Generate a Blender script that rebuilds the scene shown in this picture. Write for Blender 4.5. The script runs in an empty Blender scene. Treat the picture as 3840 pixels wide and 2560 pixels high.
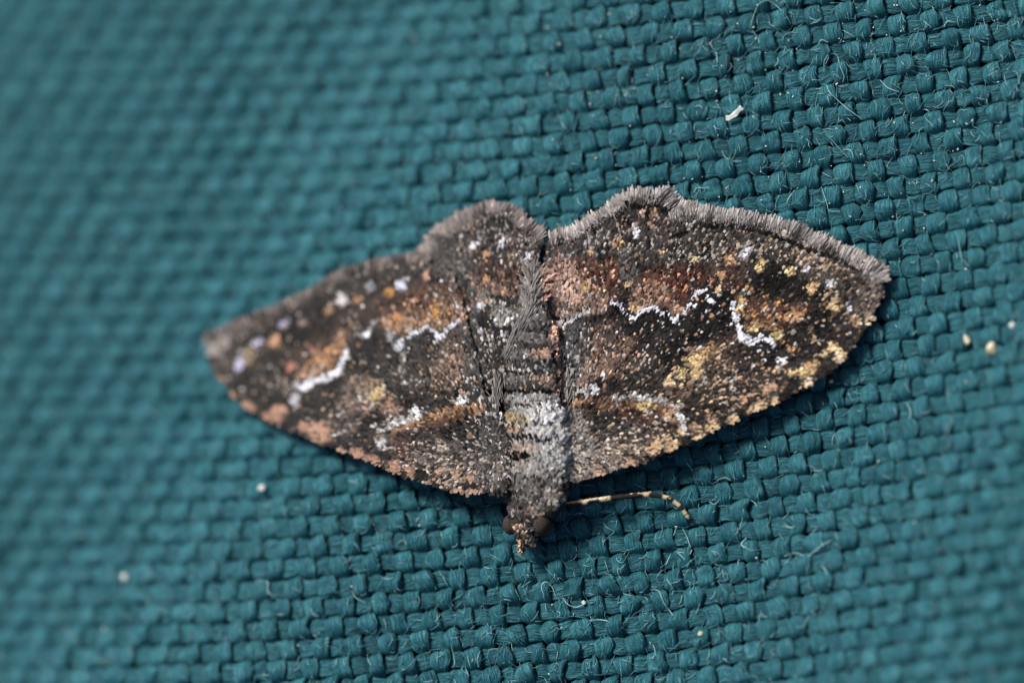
import bpy, math
import numpy as np
from mathutils import Matrix, Vector, geometry

rng = np.random.default_rng(7)
sc = bpy.context.scene
MM = 0.001

# ------------------------------------------------------------------ camera
TILT = math.radians(26.0)
DIST = 160.0                                   # mm from the fabric
PXMM = 100.0                                   # photo pixels per mm at the origin
_d = np.array([0.866, -0.5, 0.0]); _d /= np.linalg.norm(_d)
_p = np.array([0.5, 0.866, 0.0]); _p /= np.linalg.norm(_p)
_z = np.array([0, 0, 1.0])
W = math.sin(TILT) * _d + math.cos(TILT) * _z          # towards the camera
_dd = math.cos(TILT) * _d - math.sin(TILT) * _z
RIGHT = _d[0] * _dd + _p[0] * _p
UP = _d[1] * _dd + _p[1] * _p
CAM = DIST * W

def lie(px, py):
    """gentle swell of the cloth (mm): it is not pulled quite flat"""
    s = ((px - 2440.0) * 0.866 + (py - 1380.0) * 0.5) / PXMM
    t = np.clip((np.abs(s) - 4.0) / 13.0, 0, 1); t = t * t * (3 - 2 * t)
    return -0.44 * s * 0.58 * (1 - t)

def at(px, py, z):
    """photo measurement -> point (mm) at height z above the cloth's middle surface"""
    px = np.asarray(px, float); py = np.asarray(py, float); z = np.asarray(z, float) + lie(px, py)
    a = (px - 1920.0) / PXMM / DIST
    b = (1280.0 - py) / PXMM / DIST
    ray = -W + a[..., None] * RIGHT + b[..., None] * UP
    t = (z - CAM[2]) / ray[..., 2]
    return CAM + ray * t[..., None]

cam_data = bpy.data.cameras.new('camera')
cam = bpy.data.objects.new('camera', cam_data)
sc.collection.objects.link(cam)
m = Matrix.Identity(4)
for i in range(3):
    m[i][0], m[i][1], m[i][2], m[i][3] = RIGHT[i], UP[i], W[i], CAM[i] * MM
cam.matrix_world = m
cam_data.sensor_width = 36.0
cam_data.lens = 36.0 * DIST / (3840.0 / PXMM)
cam_data.clip_start = 0.005
cam_data.clip_end = 50.0
focus = at(2400, 1330, 0.75)
cam_data.dof.use_dof = True
cam_data.dof.focus_distance = float(np.dot(CAM - focus, W)) * MM
cam_data.dof.aperture_fstop = 15.5
cam_data.dof.aperture_blades = 0
sc.camera = cam

# ------------------------------------------------------------------ light
SUN_EL, SUN_AZ = math.radians(55), math.radians(-36)   # azimuth from +Y towards +X
world = bpy.data.worlds.new('World'); sc.world = world; world.use_nodes = True
wn = world.node_tree.nodes; wl = world.node_tree.links; wn.clear()
sky = wn.new('ShaderNodeTexSky'); sky.sky_type = 'NISHITA'; sky.sun_disc = False
sky.sun_elevation = SUN_EL; sky.sun_rotation = SUN_AZ
sky.air_density = 0.7; sky.dust_density = 4.0; sky.ozone_density = 1.0
bg = wn.new('ShaderNodeBackground'); bg.inputs['Strength'].default_value = 0.06
wo = wn.new('ShaderNodeOutputWorld')
wl.new(sky.outputs[0], bg.inputs['Color']); wl.new(bg.outputs[0], wo.inputs['Surface'])
sun_d = bpy.data.lights.new('sun', 'SUN'); sun_d.energy = 2.8; sun_d.angle = math.radians(14)
sun_d.color = (1.0, 0.975, 0.94)
sun = bpy.data.objects.new('sun', sun_d); sc.collection.objects.link(sun)
sv = Vector((math.sin(SUN_AZ) * math.cos(SUN_EL), math.cos(SUN_AZ) * math.cos(SUN_EL), math.sin(SUN_EL)))
sun.rotation_euler = sv.to_track_quat('Z', 'Y').to_euler()
sun.location = sv * 0.3
vs = sc.view_settings
vs.view_transform = 'Standard'; vs.look = 'None'; vs.exposure = 0.66; vs.gamma = 1.0
vs.use_curve_mapping = False

# ------------------------------------------------------------------ helpers
def lin(c):
    c = np.asarray(c, float) / 255.0
    return np.where(c <= 0.04045, c / 12.92, ((c + 0.055) / 1.055) ** 2.4)

def smooth(e0, e1, x):
    t = np.clip((x - e0) / (e1 - e0), 0, 1)
    return t * t * (3 - 2 * t)

def _hash(ix, iy, seed):
    h = (ix.astype(np.int64) * 374761393 + iy.astype(np.int64) * 668265263 + seed * 974634777) & 0xFFFFFFFF
    h = ((h ^ (h >> 13)) * 1274126177) & 0xFFFFFFFF
    h = h ^ (h >> 16)
    return (h & 0xFFFFFF) / float(0xFFFFFF)

def vnoise(x, y, seed=0):
    ix = np.floor(x); iy = np.floor(y)
    fx = x - ix; fy = y - iy
    fx = fx * fx * (3 - 2 * fx); fy = fy * fy * (3 - 2 * fy)
    ix = ix.astype(int); iy = iy.astype(int)
    a = _hash(ix, iy, seed); b = _hash(ix + 1, iy, seed)
    c = _hash(ix, iy + 1, seed); d = _hash(ix + 1, iy + 1, seed)
    return ((a * (1 - fx) + b * fx) * (1 - fy) + (c * (1 - fx) + d * fx) * fy) * 2 - 1

def fbm(x, y, seed=0, n=3):
    s = 0; amp = 1.0; tot = 0
    for k in range(n):
        s = s + amp * vnoise(x * 2 ** k, y * 2 ** k, seed + 17 * k); tot += amp; amp *= 0.55
    return s / tot

def link(ob, parent=None, kind=None):
    sc.collection.objects.link(ob)
    if parent is not None: ob.parent = parent
    if kind: ob['kind'] = kind
    return ob

def mesh_obj(name, verts, faces, mat, parent=None, col=None, uv=None, smooth_shade=True, kind=None):
    """verts (N,3) in mm; faces: array (M,k) or list of arrays with different k"""
    if not isinstance(faces, list): faces = [faces]
    me = bpy.data.meshes.new(name)
    verts = np.asarray(verts, np.float32) * MM
    me.vertices.add(len(verts)); me.vertices.foreach_set('co', verts.ravel())
    loops = np.concatenate([f.ravel() for f in faces]).astype(np.int32)
    sizes = np.concatenate([np.full(len(f), f.shape[1]) for f in faces]).astype(np.int32)
    starts = np.concatenate([[0], np.cumsum(sizes)[:-1]]).astype(np.int32)
    me.loops.add(len(loops)); me.loops.foreach_set('vertex_index', loops)
    me.polygons.add(len(sizes)); me.polygons.foreach_set('loop_start', starts)
    me.polygons.foreach_set('loop_total', sizes)
    me.polygons.foreach_set('use_smooth', np.full(len(sizes), bool(smooth_shade)))
    me.update(calc_edges=True)
    if col is not None:
        a = me.attributes.new('Col', 'FLOAT_COLOR', 'POINT')
        c4 = np.ones((len(verts), 4), np.float32); c4[:, :3] = col
        a.data.foreach_set('color', c4.ravel())
    if uv is not None:
        a = me.attributes.new('thread_uv', 'FLOAT_VECTOR', 'POINT')
        a.data.foreach_set('vector', np.asarray(uv, np.float32).ravel())
    me.materials.append(mat)
    return link(bpy.data.objects.new(name, me), parent, kind)

def new_mat(name):
    m = bpy.data.materials.new(name); m.use_nodes = True
    n = m.node_tree.nodes; l = m.node_tree.links
    return m, n, l, n['Principled BSDF']

def ramp(n, stops):
    r = n.new('ShaderNodeValToRGB')
    while len(r.color_ramp.elements) < len(stops): r.color_ramp.elements.new(0.5)
    for e, (pos, c) in zip(r.color_ramp.elements, stops):
        e.position = pos; e.color = tuple(c) + (1,)
    return r

# ------------------------------------------------------------------ materials
def thread_material(name, dark, mid, light):
    m, n, l, b = new_mat(name)
    at_ = n.new('ShaderNodeAttribute'); at_.attribute_name = 'thread_uv'
    def streak(sx, sy, detail):
        mp = n.new('ShaderNodeMapping'); mp.inputs['Scale'].default_value = (sx, sy, 1)
        l.new(at_.outputs['Vector'], mp.inputs['Vector'])
        t = n.new('ShaderNodeTexNoise'); t.inputs['Scale'].default_value = 1.0
        t.inputs['Detail'].default_value = detail; t.inputs['Roughness'].default_value = 0.6
        t.inputs['Distortion'].default_value = 0.6
        l.new(mp.outputs[0], t.inputs['Vector']); return t
    fine = streak(1.8, 20, 3)          # filaments running along the yarn
    coarse = streak(0.9, 6.5, 2)
    patch = streak(0.9, 0.8, 2)
    grit = streak(16, 24, 2)
    c = ramp(n, [(0.33, dark), (0.50, mid), (0.70, light)])
    mixv = n.new('ShaderNodeMath'); mixv.operation = 'MULTIPLY_ADD'
    l.new(fine.outputs['Fac'], mixv.inputs[0]); mixv.inputs[1].default_value = 0.55
    m2 = n.new('ShaderNodeMath'); m2.operation = 'MULTIPLY_ADD'
    l.new(patch.outputs['Fac'], m2.inputs[0]); m2.inputs[1].default_value = 0.30
    m3 = n.new('ShaderNodeMath'); m3.operation = 'MULTIPLY'
    l.new(grit.outputs['Fac'], m3.inputs[0]); m3.inputs[1].default_value = 0.17
    l.new(m3.outputs[0], m2.inputs[2]); l.new(m2.outputs[0], mixv.inputs[2])
    l.new(mixv.outputs[0], c.inputs['Fac'])
    l.new(c.outputs['Color'], b.inputs['Base Color'])
    b.inputs['Roughness'].default_value = 0.45
    b.inputs['Specular IOR Level'].default_value = 0.32
    b.inputs['Sheen Weight'].default_value = 0.03
    b.inputs['Sheen Roughness'].default_value = 0.5
    b.inputs['Sheen Tint'].default_value = (0.6, 0.9, 0.95, 1)
    h = n.new('ShaderNodeMath'); h.operation = 'MULTIPLY_ADD'
    l.new(coarse.outputs['Fac'], h.inputs[0]); h.inputs[1].default_value = 1.6
    h2 = n.new('ShaderNodeMath'); h2.operation = 'MULTIPLY_ADD'
    l.new(fine.outputs['Fac'], h2.inputs[0]); h2.inputs[1].default_value = 1.0
    h3 = n.new('ShaderNodeMath'); h3.operation = 'MULTIPLY'
    l.new(grit.outputs['Fac'], h3.inputs[0]); h3.inputs[1].default_value = 0.35
    l.new(h3.outputs[0], h2.inputs[2]); l.new(h2.outputs[0], h.inputs[2])
    bp = n.new('ShaderNodeBump'); bp.inputs['Strength'].default_value = 0.9
    bp.inputs['Distance'].default_value = 0.00011
    l.new(h.outputs[0], bp.inputs['Height']); l.new(bp.outputs[0], b.inputs['Normal'])
    return m

M_warp = thread_material('teal_warp_yarn', (0.003, 0.042, 0.058), (0.013, 0.110, 0.138), (0.074, 0.290, 0.330))
M_weft = thread_material('teal_weft_yarn', (0.003, 0.036, 0.050), (0.011, 0.094, 0.119), (0.060, 0.240, 0.278))

def plain(name, color, rough=0.6, spec=0.3, noise=None, bump=None):
    m, n, l, b = new_mat(name)
    b.inputs['Base Color'].default_value = tuple(color) + (1,)
    b.inputs['Roughness'].default_value = rough
    b.inputs['Specular IOR Level'].default_value = spec
    if noise:
        tc = n.new('ShaderNodeTexCoord'); t = n.new('ShaderNodeTexNoise')
        t.inputs['Scale'].default_value = noise; t.inputs['Detail'].default_value = 3
        l.new(tc.outputs['Object'], t.inputs['Vector'])
        r = ramp(n, [(0.3, [0.55 * c for c in color]), (0.7, [min(1, 1.3 * c) for c in color])])
        l.new(t.outputs['Fac'], r.inputs['Fac']); l.new(r.outputs[0], b.inputs['Base Color'])
        if bump:
            bp = n.new('ShaderNodeBump'); bp.inputs['Distance'].default_value = bump
            l.new(t.outputs['Fac'], bp.inputs['Height']); l.new(bp.outputs[0], b.inputs['Normal'])
    return m

M_back = plain('added_dark_backing', (0.006, 0.03, 0.037), 0.9, 0.1, noise=3000)
M_fibre = plain('pale_teal_fibre', (0.30, 0.52, 0.55), 0.4, 0.4, noise=800)
M_fibre2 = plain('teal_fibre', (0.075, 0.26, 0.30), 0.45, 0.4, noise=800)
M_lint = plain('white_lint', (0.62, 0.66, 0.63), 0.7, 0.2, noise=6000, bump=0.00003)
M_crumb = plain('cream_crumb', (0.70, 0.62, 0.43), 0.6, 0.3, noise=4000, bump=0.00004)
M_eye = plain('dark_brown_eye', (0.045, 0.033, 0.027), 0.8, 0.2, noise=9000, bump=0.00001)
M_memb = plain('dark_wing_membrane', (0.03, 0.026, 0.023), 0.7, 0.2, noise=4000, bump=0.00002)
M_skin = plain('dark_body_cuticle', (0.035, 0.03, 0.027), 0.7, 0.2, noise=5000, bump=0.00002)

def scale_material(name, rough):
    m, n, l, b = new_mat(name)
    a = n.new('ShaderNodeAttribute'); a.attribute_name = 'Col'
    tc = n.new('ShaderNodeTexCoord'); t = n.new('ShaderNodeTexNoise')
    t.inputs['Scale'].default_value = 26000; t.inputs['Detail'].default_value = 2
    l.new(tc.outputs['Object'], t.inputs['Vector'])
    mr = n.new('ShaderNodeMapRange'); mr.inputs['To Min'].default_value = 0.7; mr.inputs['To Max'].default_value = 1.3
    l.new(t.outputs['Fac'], mr.inputs['Value'])
    mx = n.new('ShaderNodeVectorMath'); mx.operation = 'SCALE'
    l.new(a.outputs['Color'], mx.inputs[0]); l.new(mr.outputs[0], mx.inputs['Scale'])
    l.new(mx.outputs[0], b.inputs['Base Color'])
    b.inputs['Roughness'].default_value = rough
    b.inputs['Specular IOR Level'].default_value = 0.12
    return m
M_scale = scale_material('moth_scales', 0.65)
M_hair = scale_material('moth_fringe_hairs', 0.55)

# ------------------------------------------------------------------ fabric: a plain weave of separate yarns
AX, BX, BY = 61.0, 14.5, 76.0
def g_sag(x): return 0.012 * x + 0.000018 * x * x
def weave_px(u, v):
    x = AX * u + BX * v + 20
    return x, BY * v - g_sag(x) + 40
def weave_uv(px, py):
    v = (py + g_sag(px) - 40) / BY
    return (px - 20 - BX * v) / AX, v

HW_WARP, HT_WARP, H_WARP = 0.375, 0.165, 0.19
HW_WEFT, HT_WEFT, H_WEFT = 0.352, 0.125, 0.075
U0, U1, V0, V1 = -17, 71, -6, 47
SUB, NC = 8, 16
th = np.linspace(0, 2 * np.pi, NC, endpoint=False) + 0.1
CSX = np.sign(np.cos(th)) * np.abs(np.cos(th)) ** 0.62
CSZ = np.sign(np.sin(th)) * np.abs(np.sin(th)) ** 0.62

def shaped(w, e=0.62): return np.sign(w) * np.abs(w) ** e

def fabric_height(px, py):
    u, v = weave_uv(px, py)
    ui, vi = np.round(u), np.round(v)
    wv = shaped(np.cos(np.pi * (ui + v)), 0.36); ww = -shaped(np.cos(np.pi * (u + vi)))
    zw = H_WARP * wv + HT_WARP * np.sqrt(np.clip(1 - ((u - ui) / 0.56) ** 2, 0, 1))
    zf = H_WEFT * ww + HT_WEFT * np.sqrt(np.clip(1 - ((v - vi) / 0.54) ** 2, 0, 1))
    return np.maximum(zw, zf)

fabric = bpy.data.objects.new('fabric', None); link(fabric, kind='structure')
fabric['label'] = 'coarse teal woven cloth that the moth rests on'

def yarn(name, fixed, t0, t1, is_warp, mat):
    t = np.arange(t0 * SUB, t1 * SUB + 1) / SUB
    n = len(t)
    keys = np.arange(t0 - 1, t1 + 2, 0.5)
    r = lambda s: np.interp(t, keys, rng.normal(0, s, len(keys)))
    if is_warp:
        px, py = weave_px(np.full(n, fixed, float), t)
        wave = shaped(np.cos(np.pi * (t + fixed)), 0.36)
        hw, ht, h = HW_WARP, HT_WARP, H_WARP
        lat, zj = r(0.045), r(0.030)
        width = hw * (0.82 + 0.20 * wave) * (1 + r(0.11)); thick = ht * (1 + r(0.12))
        twist = r(0.20)
    else:
        px, py = weave_px(t, np.full(n, fixed, float))
        wave = -shaped(np.cos(np.pi * (t + fixed)))
        hw, ht, h = HW_WEFT, HT_WEFT, H_WEFT
        lat, zj = r(0.03), r(0.014)
        width = hw * (0.92 + 0.08 * wave) * (1 + r(0.06)); thick = ht * (1 + r(0.10))
        twist = r(0.13)
    c = at(px, py, np.zeros(n))
    if is_warp: dx, dy = AX / 2, -0.08 * AX / 2
    else: dx, dy = BX / 2, BY / 2
    pitch = np.linalg.norm(at(px + dx, py + dy, np.zeros(n)) - at(px - dx, py - dy, np.zeros(n)), axis=1)
    width = width * pitch / (0.665 if is_warp else 0.80)
    tan = np.gradient(c, axis=0); tan[:, 2] = 0; tan /= np.linalg.norm(tan, axis=1)[:, None]
    side = np.stack([tan[:, 1], -tan[:, 0], np.zeros(n)], 1)
    seed = int(fixed) * 13 + (0 if is_warp else 5000)
    # lengthwise creases pressed into the yarn
    ang = np.arange(NC)
    gx, gy = np.meshgrid(t * 1.7, ang * 0.9, indexing='ij')
    groove = 1 + 0.20 * vnoise(gx, gy + seed * 3.1, seed) + 0.10 * vnoise(gx * 2.3, gy * 1.7 + seed, seed + 9)
    x = CSX[None, :] * width[:, None] * (0.5 + 0.5 * groove)
    z = CSZ[None, :] * thick[:, None] * groove
    ct, st = np.cos(twist)[:, None], np.sin(twist)[:, None]
    xr, zr = x * ct - z * st, x * st + z * ct
    P = c[:, None, :] + side[:, None, :] * (xr + lat[:, None])[..., None]
    P[..., 2] += zr + (h * wave + zj)[:, None]   # c already follows the swell
    length = np.concatenate([[0], np.cumsum(np.linalg.norm(np.diff(c, axis=0), axis=1))])
    uv = np.zeros((n, NC, 3))
    uv[..., 0] = (length + seed * 7.3)[:, None]
    uv[..., 1] = CSX[None, :] * 0.37 + (CSZ[None, :] < 0) * 1.3
    uv[..., 2] = seed
    i, j = np.meshgrid(np.arange(n - 1), np.arange(NC), indexing='ij')
    j2 = (j + 1) % NC
    F = np.stack([i * NC + j, i * NC + j2, (i + 1) * NC + j2, (i + 1) * NC + j], -1).reshape(-1, 4)
    caps = [np.arange(NC)[None, ::-1], ((n - 1) * NC + np.arange(NC))[None, :]]
    return mesh_obj(name, P.reshape(-1, 3), [F] + caps, mat, fabric, uv=uv.reshape(-1, 3))

for u in range(U0, U1 + 1):
    yarn('warp_thread', u, V0, V1, True, M_warp)
for v in range(V0, V1 + 1):
    yarn('weft_thread', v, U0, U1, False, M_weft)
nu, nv_ = 45, 28
uu, vv2 = np.meshgrid(np.linspace(U0, U1, nu), np.linspace(V0, V1, nv_), indexing='ij')
cx, cy = weave_px(uu.ravel(), vv2.ravel())
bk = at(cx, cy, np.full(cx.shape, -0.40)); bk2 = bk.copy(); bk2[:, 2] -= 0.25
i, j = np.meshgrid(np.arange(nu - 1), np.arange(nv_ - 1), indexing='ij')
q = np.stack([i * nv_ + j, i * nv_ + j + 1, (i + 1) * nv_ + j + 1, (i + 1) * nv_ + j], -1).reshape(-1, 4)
mesh_obj('added_backing', np.concatenate([bk, bk2]), [q, q[:, ::-1] + nu * nv_], M_back, fabric)  # added dark sheet, keeps the sky below from showing between the yarns

def tubes(paths, radii, sides=5):
    V, F, o = [], [], 0
    for P, r in zip(paths, radii):
        n = len(P)
        tan = np.gradient(P, axis=0); tan /= np.linalg.norm(tan, axis=1)[:, None] + 1e-12
        a = np.cross(tan, [0.13, 0.21, 1.0]); a /= np.linalg.norm(a, axis=1)[:, None] + 1e-12
        b = np.cross(tan, a)
        rr = np.broadcast_to(np.asarray(r, float), (n,))
        ph = np.linspace(0, 2 * np.pi, sides, endpoint=False)
        ring = P[:, None] + rr[:, None, None] * (np.cos(ph)[None, :, None] * a[:, None] + np.sin(ph)[None, :, None] * b[:, None])
        V.append(ring.reshape(-1, 3))
        i, j = np.meshgrid(np.arange(n - 1), np.arange(sides), indexing='ij')
        j2 = (j + 1) % sides
        F.append(o + np.stack([i * sides + j, (i + 1) * sides + j, (i + 1) * sides + j2, i * sides + j2], -1).reshape(-1, 4))
        o += n * sides
    return np.concatenate(V), np.concatenate(F)

def catmull(pts, k=6):
    P = np.asarray(pts, float)
    P = np.concatenate([2 * P[:1] - P[1:2], P, 2 * P[-1:] - P[-2:-1]])
    out = []
    for i in range(1, len(P) - 2):
        for s in np.linspace(0, 1, k, endpoint=False):
            a, b, c, d = P[i - 1], P[i], P[i + 1], P[i + 2]
            out.append(0.5 * (2 * b + (c - a) * s + (2 * a - 5 * b + 4 * c - d) * s ** 2 + (3 * b - a - 3 * c + d) * s ** 3))
    out.append(P[-2]); return np.array(out)

# short filaments that have come loose from the yarns
def loose(nf, seed, rmin, rmax, lmin, lmax, curl):
    r = np.random.default_rng(seed); paths, rad = [], []
    while len(paths) < nf:
        px, py = r.uniform(-150, 3990), r.uniform(-100, 2660)
        wear = 0.35 + 0.65 * max(math.exp(-((px - 3400) / 800) ** 2 - ((py - 250) / 500) ** 2), math.exp(-((px - 2200) / 800) ** 2 - ((py - 2300) / 420) ** 2))
        if r.random() > wear: continue
        L = r.uniform(lmin, lmax) ; k = 7
        a = r.choice([math.pi / 2 + 0.19, 0.0], p=[0.65, 0.35]) + r.normal(0, 0.45)
        turn = r.normal(0, curl); s = np.linspace(0, 1, k)
        angs = a + turn * s + r.normal(0, 0.15, k).cumsum()
        x = px + np.cumsum(np.cos(angs)) * L / k; y = py + np.cumsum(np.sin(angs)) * L / k
        lift = r.uniform(0.0, 0.10) * np.sin(np.pi * np.clip(s * r.uniform(0.5, 1.3), 0, 1))
        z = fabric_height(x, y); z = np.convolve(np.pad(z, 1, 'edge'), [0.25, 0.5, 0.25], 'valid') + 0.012 + lift
        paths.append(at(x, y, z)); rr = r.uniform(rmin, rmax)
        rad.append(rr * (0.45 + 0.55 * np.sin(np.pi * (0.12 + 0.8 * s))))
    return tubes(paths, rad, 4)
V, F = loose(3800, 3, 0.007, 0.016, 25, 80, 0.5)
mesh_obj('loose_filaments', V, F, M_fibre2, fabric, kind='stuff')
V, F = loose(2600, 4, 0.006, 0.014, 15, 60, 0.9)
mesh_obj('pale_loose_filaments', V, F, M_fibre, fabric, kind='stuff')

FIBRES = [
 [(2815,95),(2830,50),(2850,12),(2885,5),(2925,35),(2955,70),(2965,92)], [(2935,155),(2940,135),(2965,122),(2990,125)],
 [(2605,205),(2620,195),(2630,165),(2645,147),(2660,150)], [(2670,150),(2665,170),(2685,195),(2690,235)],
 [(3090,270),(3092,225),(3115,203),(3140,210),(3150,250),(3165,285),(3160,310)], [(3100,320),(3110,345),(3135,370),(3180,410),(3230,445)],
 [(3105,160),(3080,150),(3068,170)], [(2820,115),(2840,140),(2848,160)], [(2620,600),(2618,570),(2635,535)],
 [(2705,560),(2720,590),(2750,605),(2780,605)], [(3115,520),(3150,560),(3180,590)], [(3160,560),(3190,565),(3200,590)],
 [(2600,720),(2615,705),(2650,705)], [(2950,760),(2960,740),(2980,715)], [(3080,700),(3100,760),(3110,790),(3150,793)],
 [(2760,2000),(2775,1975),(2785,1940)], [(2800,2015),(2780,2040),(2810,2060)], [(2940,2085),(2975,2072),(3010,2080),(3030,2085),(3060,2060),(3090,2040),(3115,2025)],
 [(3080,2120),(3095,2135),(3103,2155)], [(2110,2240),(2130,2265),(2160,2275),(2190,2265)], [(2040,2230),(2030,2200),(2045,2180),(2070,2200),(2085,2235),(2100,2250)],
 [(2440,2210),(2470,2215),(2490,2260),(2520,2300),(2530,2320)], [(2500,2170),(2515,2190),(2525,2210),(2520,2228)], [(2210,2325),(2240,2322),(2270,2325),(2290,2333)],
 [(950,2205),(960,2180),(985,2175),(1005,2185),(1003,2210),(1020,2230),(1040,2232)], [(385,2500),(395,2470),(420,2450),(455,2450),(475,2475)],
 [(350,2468),(375,2475),(390,2478),(410,2490),(418,2510)], [(225,2335),(260,2370),(300,2410)], [(1320,2215),(1335,2240),(1370,2260)],
 [(3420,1255),(3440,1240)], [(3400,1510),(3415,1540),(3410,1570)], [(3595,900),(3600,940),(3610,985)], [(1495,2030),(1510,2025),(1525,2040)],
 [(2560,1980),(2575,2010),(2590,2050)], [(2515,2075),(2500,2110),(2495,2120)], [(2660,1880),(2680,1890),(2700,1870)],
 [(3300,300),(3330,330),(3370,345)], [(3540,100),(3555,80),(3580,85)], [(2480,880),(2500,700),(2510,690)][1:], [(1690,2410),(1700,2450),(1705,2490),(1695,2500)],
 [(2690,1800),(2720,1790),(2740,1800)], [(1800,2440),(1790,2470),(1795,2500)],
]
for k, f in enumerate(FIBRES):
    P = catmull(f, 5); z = fabric_height(P[:, 0], P[:, 1])
    z = np.convolve(np.pad(z, 3, 'edge'), np.ones(7) / 7, 'valid') + 0.045 + 0.05 * np.abs(np.sin(np.arange(len(P)) * 0.35 + k))
    s = np.linspace(0, 1, len(P))
    V, F = tubes([at(P[:, 0], P[:, 1], z)], [(0.011 + 0.009 * rng.random()) * (0.5 + 0.5 * np.sin(np.pi * (0.1 + 0.8 * s)))], 6)
    mesh_obj('loose_fibre', V, F, M_fibre, fabric)

# ------------------------------------------------------------------ wing outlines (measured on the photograph)
S = 3840 / 2352.0
def o2p(pts): return np.array(pts, float) * S
RF = o2p([(1285,985),(1290,1060),(1300,1104),(1345,1098),(1420,1078),(1500,1055),(1560,1030),(1640,990),(1700,962),(1780,930),(1850,893),(1920,845),(1960,800),
          (2000,735),(2025,690),(2040,645),(2038,625),(2020,600),(1985,582),(1940,560),(1880,535),(1830,512),(1780,497),(1720,485),(1660,478),(1600,470),(1555,468),
          (1530,490),(1490,545),(1440,640),(1390,740),(1330,880)])
RH = o2p([(1270,900),(1258,700),(1248,600),(1252,545),(1262,528),(1300,522),(1345,498),(1400,460),(1430,438),(1450,431),(1490,432),(1530,428),(1560,452),(1600,468),
          (1640,476),(1620,560),(1540,700),(1440,840),(1340,930)])
LF = o2p([(1175,985),(1180,1060),(1165,1132),(1060,1130),(1000,1118),(940,1098),(900,1085),(860,1065),(800,1045),(760,1030),(710,1010),(660,990),(610,965),(570,945),(530,905),
          (495,860),(475,820),(463,785),(470,772),(490,758),(550,730),(620,705),(700,668),(760,630),(820,605),(880,590),(940,582),(985,590),(1030,618),(1060,665),(1072,720),(1090,790),(1115,900)])
LH = o2p([(1165,900),(1195,720),(1235,620),(1250,560),(1252,530),(1236,515),(1215,500),(1190,478),(1160,463),(1130,460),(1090,470),(1050,485),(1010,510),(980,538),(948,576),(900,600),
          (950,680),(1020,800),(1090,900)])
BASE_R, BASE_L = np.array([2110., 1690.]), np.array([1870., 1690.])

def wing_z(px, py, fore):
    z = 0.42 + 0.60 * np.exp(-np.abs(px - 2000) / 620.0) + 0.36 * smooth(900, 1800, py)
    base = np.where(px > 1990, BASE_R[0], BASE_L[0])
    ang = np.arctan2(1690 - py, np.abs(px - base) + 1)
    rad = np.hypot(px - base, py - 1690)
    z = z + 0.022 * np.sin(ang * 26 + 0.3) * smooth(150, 500, rad)
    z = z + 0.045 * fbm(px / 130.0, py / 130.0, 21, 2) + 0.02 * vnoise(px / 38.0, py / 38.0, 5)
    return z + (0.17 if fore else 0.0)

def inside(px, py, poly):
    x, y = poly[:, 0], poly[:, 1]; r = np.zeros(px.shape, bool); j = len(x) - 1
    for i in range(len(x)):
        c = ((y[i] > py) != (y[j] > py)) & (px < (x[j] - x[i]) * (py - y[i]) / (y[j] - y[i] + 1e-9) + x[i])
        r ^= c; j = i
    return r

def resample(poly, step, closed=True):
    P = np.concatenate([poly, poly[:1]]) if closed else poly
    d = np.concatenate([[0], np.cumsum(np.linalg.norm(np.diff(P, axis=0), axis=1))])
    s = np.linspace(0, d[-1], max(4, int(d[-1] / step)), endpoint=not closed)
    return np.stack([np.interp(s, d, P[:, 0]), np.interp(s, d, P[:, 1])], 1)

# ------------------------------------------------------------------ colour pattern of the moth
K=(30,28,27); KB=(22,22,38); DG=(58,54,52); B=(92,66,52); R=(104,58,40); T=(150,115,90); PT=(188,150,126); PK=(172,128,112)
Y=(205,168,98); GB=(150,104,52); G=(112,107,104); LG=(160,155,150); Wt=(228,226,236); CR=(208,178,140); ORG=(188,138,84); PB=(56,44,44)
OPS = []; POST = []; CUR = OPS
def blob(x, y, rx, ry, col, a=0.0, s=0.97, soft=0.30): CUR.append(('b', x, y, rx, ry, col, a, s, soft))
def line(pts, w, col, s=0.97, soft=0.3): CUR.append(('l', np.array(pts, float), w, col, s, soft))
# --- right side
blob(2700,1200,760,460,(52,47,44),-0.25,1,0.4)
blob(2600,930,560,75,(84,78,73),0.06,0.8,0.6); blob(2200,930,170,70,(92,84,80),-0.3,0.8); blob(2380,880,150,60,(84,74,68),-0.3,0.7)
blob(3050,990,190,60,(92,80,70),0.4,0.8)
blob(2190,1060,150,80,(118,72,56),-0.1,0.9); blob(2095,1090,85,110,(186,142,122),0.1,0.85); blob(2290,1020,75,55,R,-0.3,0.9)
blob(2180,1150,120,45,(150,118,98),-0.15,0.8); blob(2150,1110,50,60,PT,0,0.5)
blob(2355,1030,34,110,(104,100,98),-0.35,0.85)
blob(2530,1075,155,75,R,-0.05,0.95); blob(2560,1050,90,35,(88,44,30),-0.1,0.6); blob(2440,1120,70,55,(160,120,92),-0.2,0.7); blob(2490,1165,110,26,(168,126,100),0.1,0.7)
blob(2735,1050,50,120,(98,62,46),0,0.8); blob(2880,1180,140,55,(100,58,40),0.15,0.9); blob(2700,980,90,40,(90,66,54),0.1,0.7)
blob(2920,1050,88,75,(28,27,25),0.2,1); blob(2990,1100,60,50,(34,31,28),0,0.9); blob(2850,1000,40,50,(40,36,32),0,0.7)
blob(2690,1190,95,120,(30,29,28),0.3,1); blob(2560,1290,170,100,(38,36,34),-0.2,1); blob(2430,1290,90,80,(44,41,39),0,0.9); blob(2630,1130,60,60,(34,31,30),0,0.9)
blob(2290,1330,95,105,(122,92,76),-0.1,0.9); blob(2320,1260,70,50,(118,88,74),0,0.7); blob(2400,1400,90,60,(72,64,58),-0.2,0.7)
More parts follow.
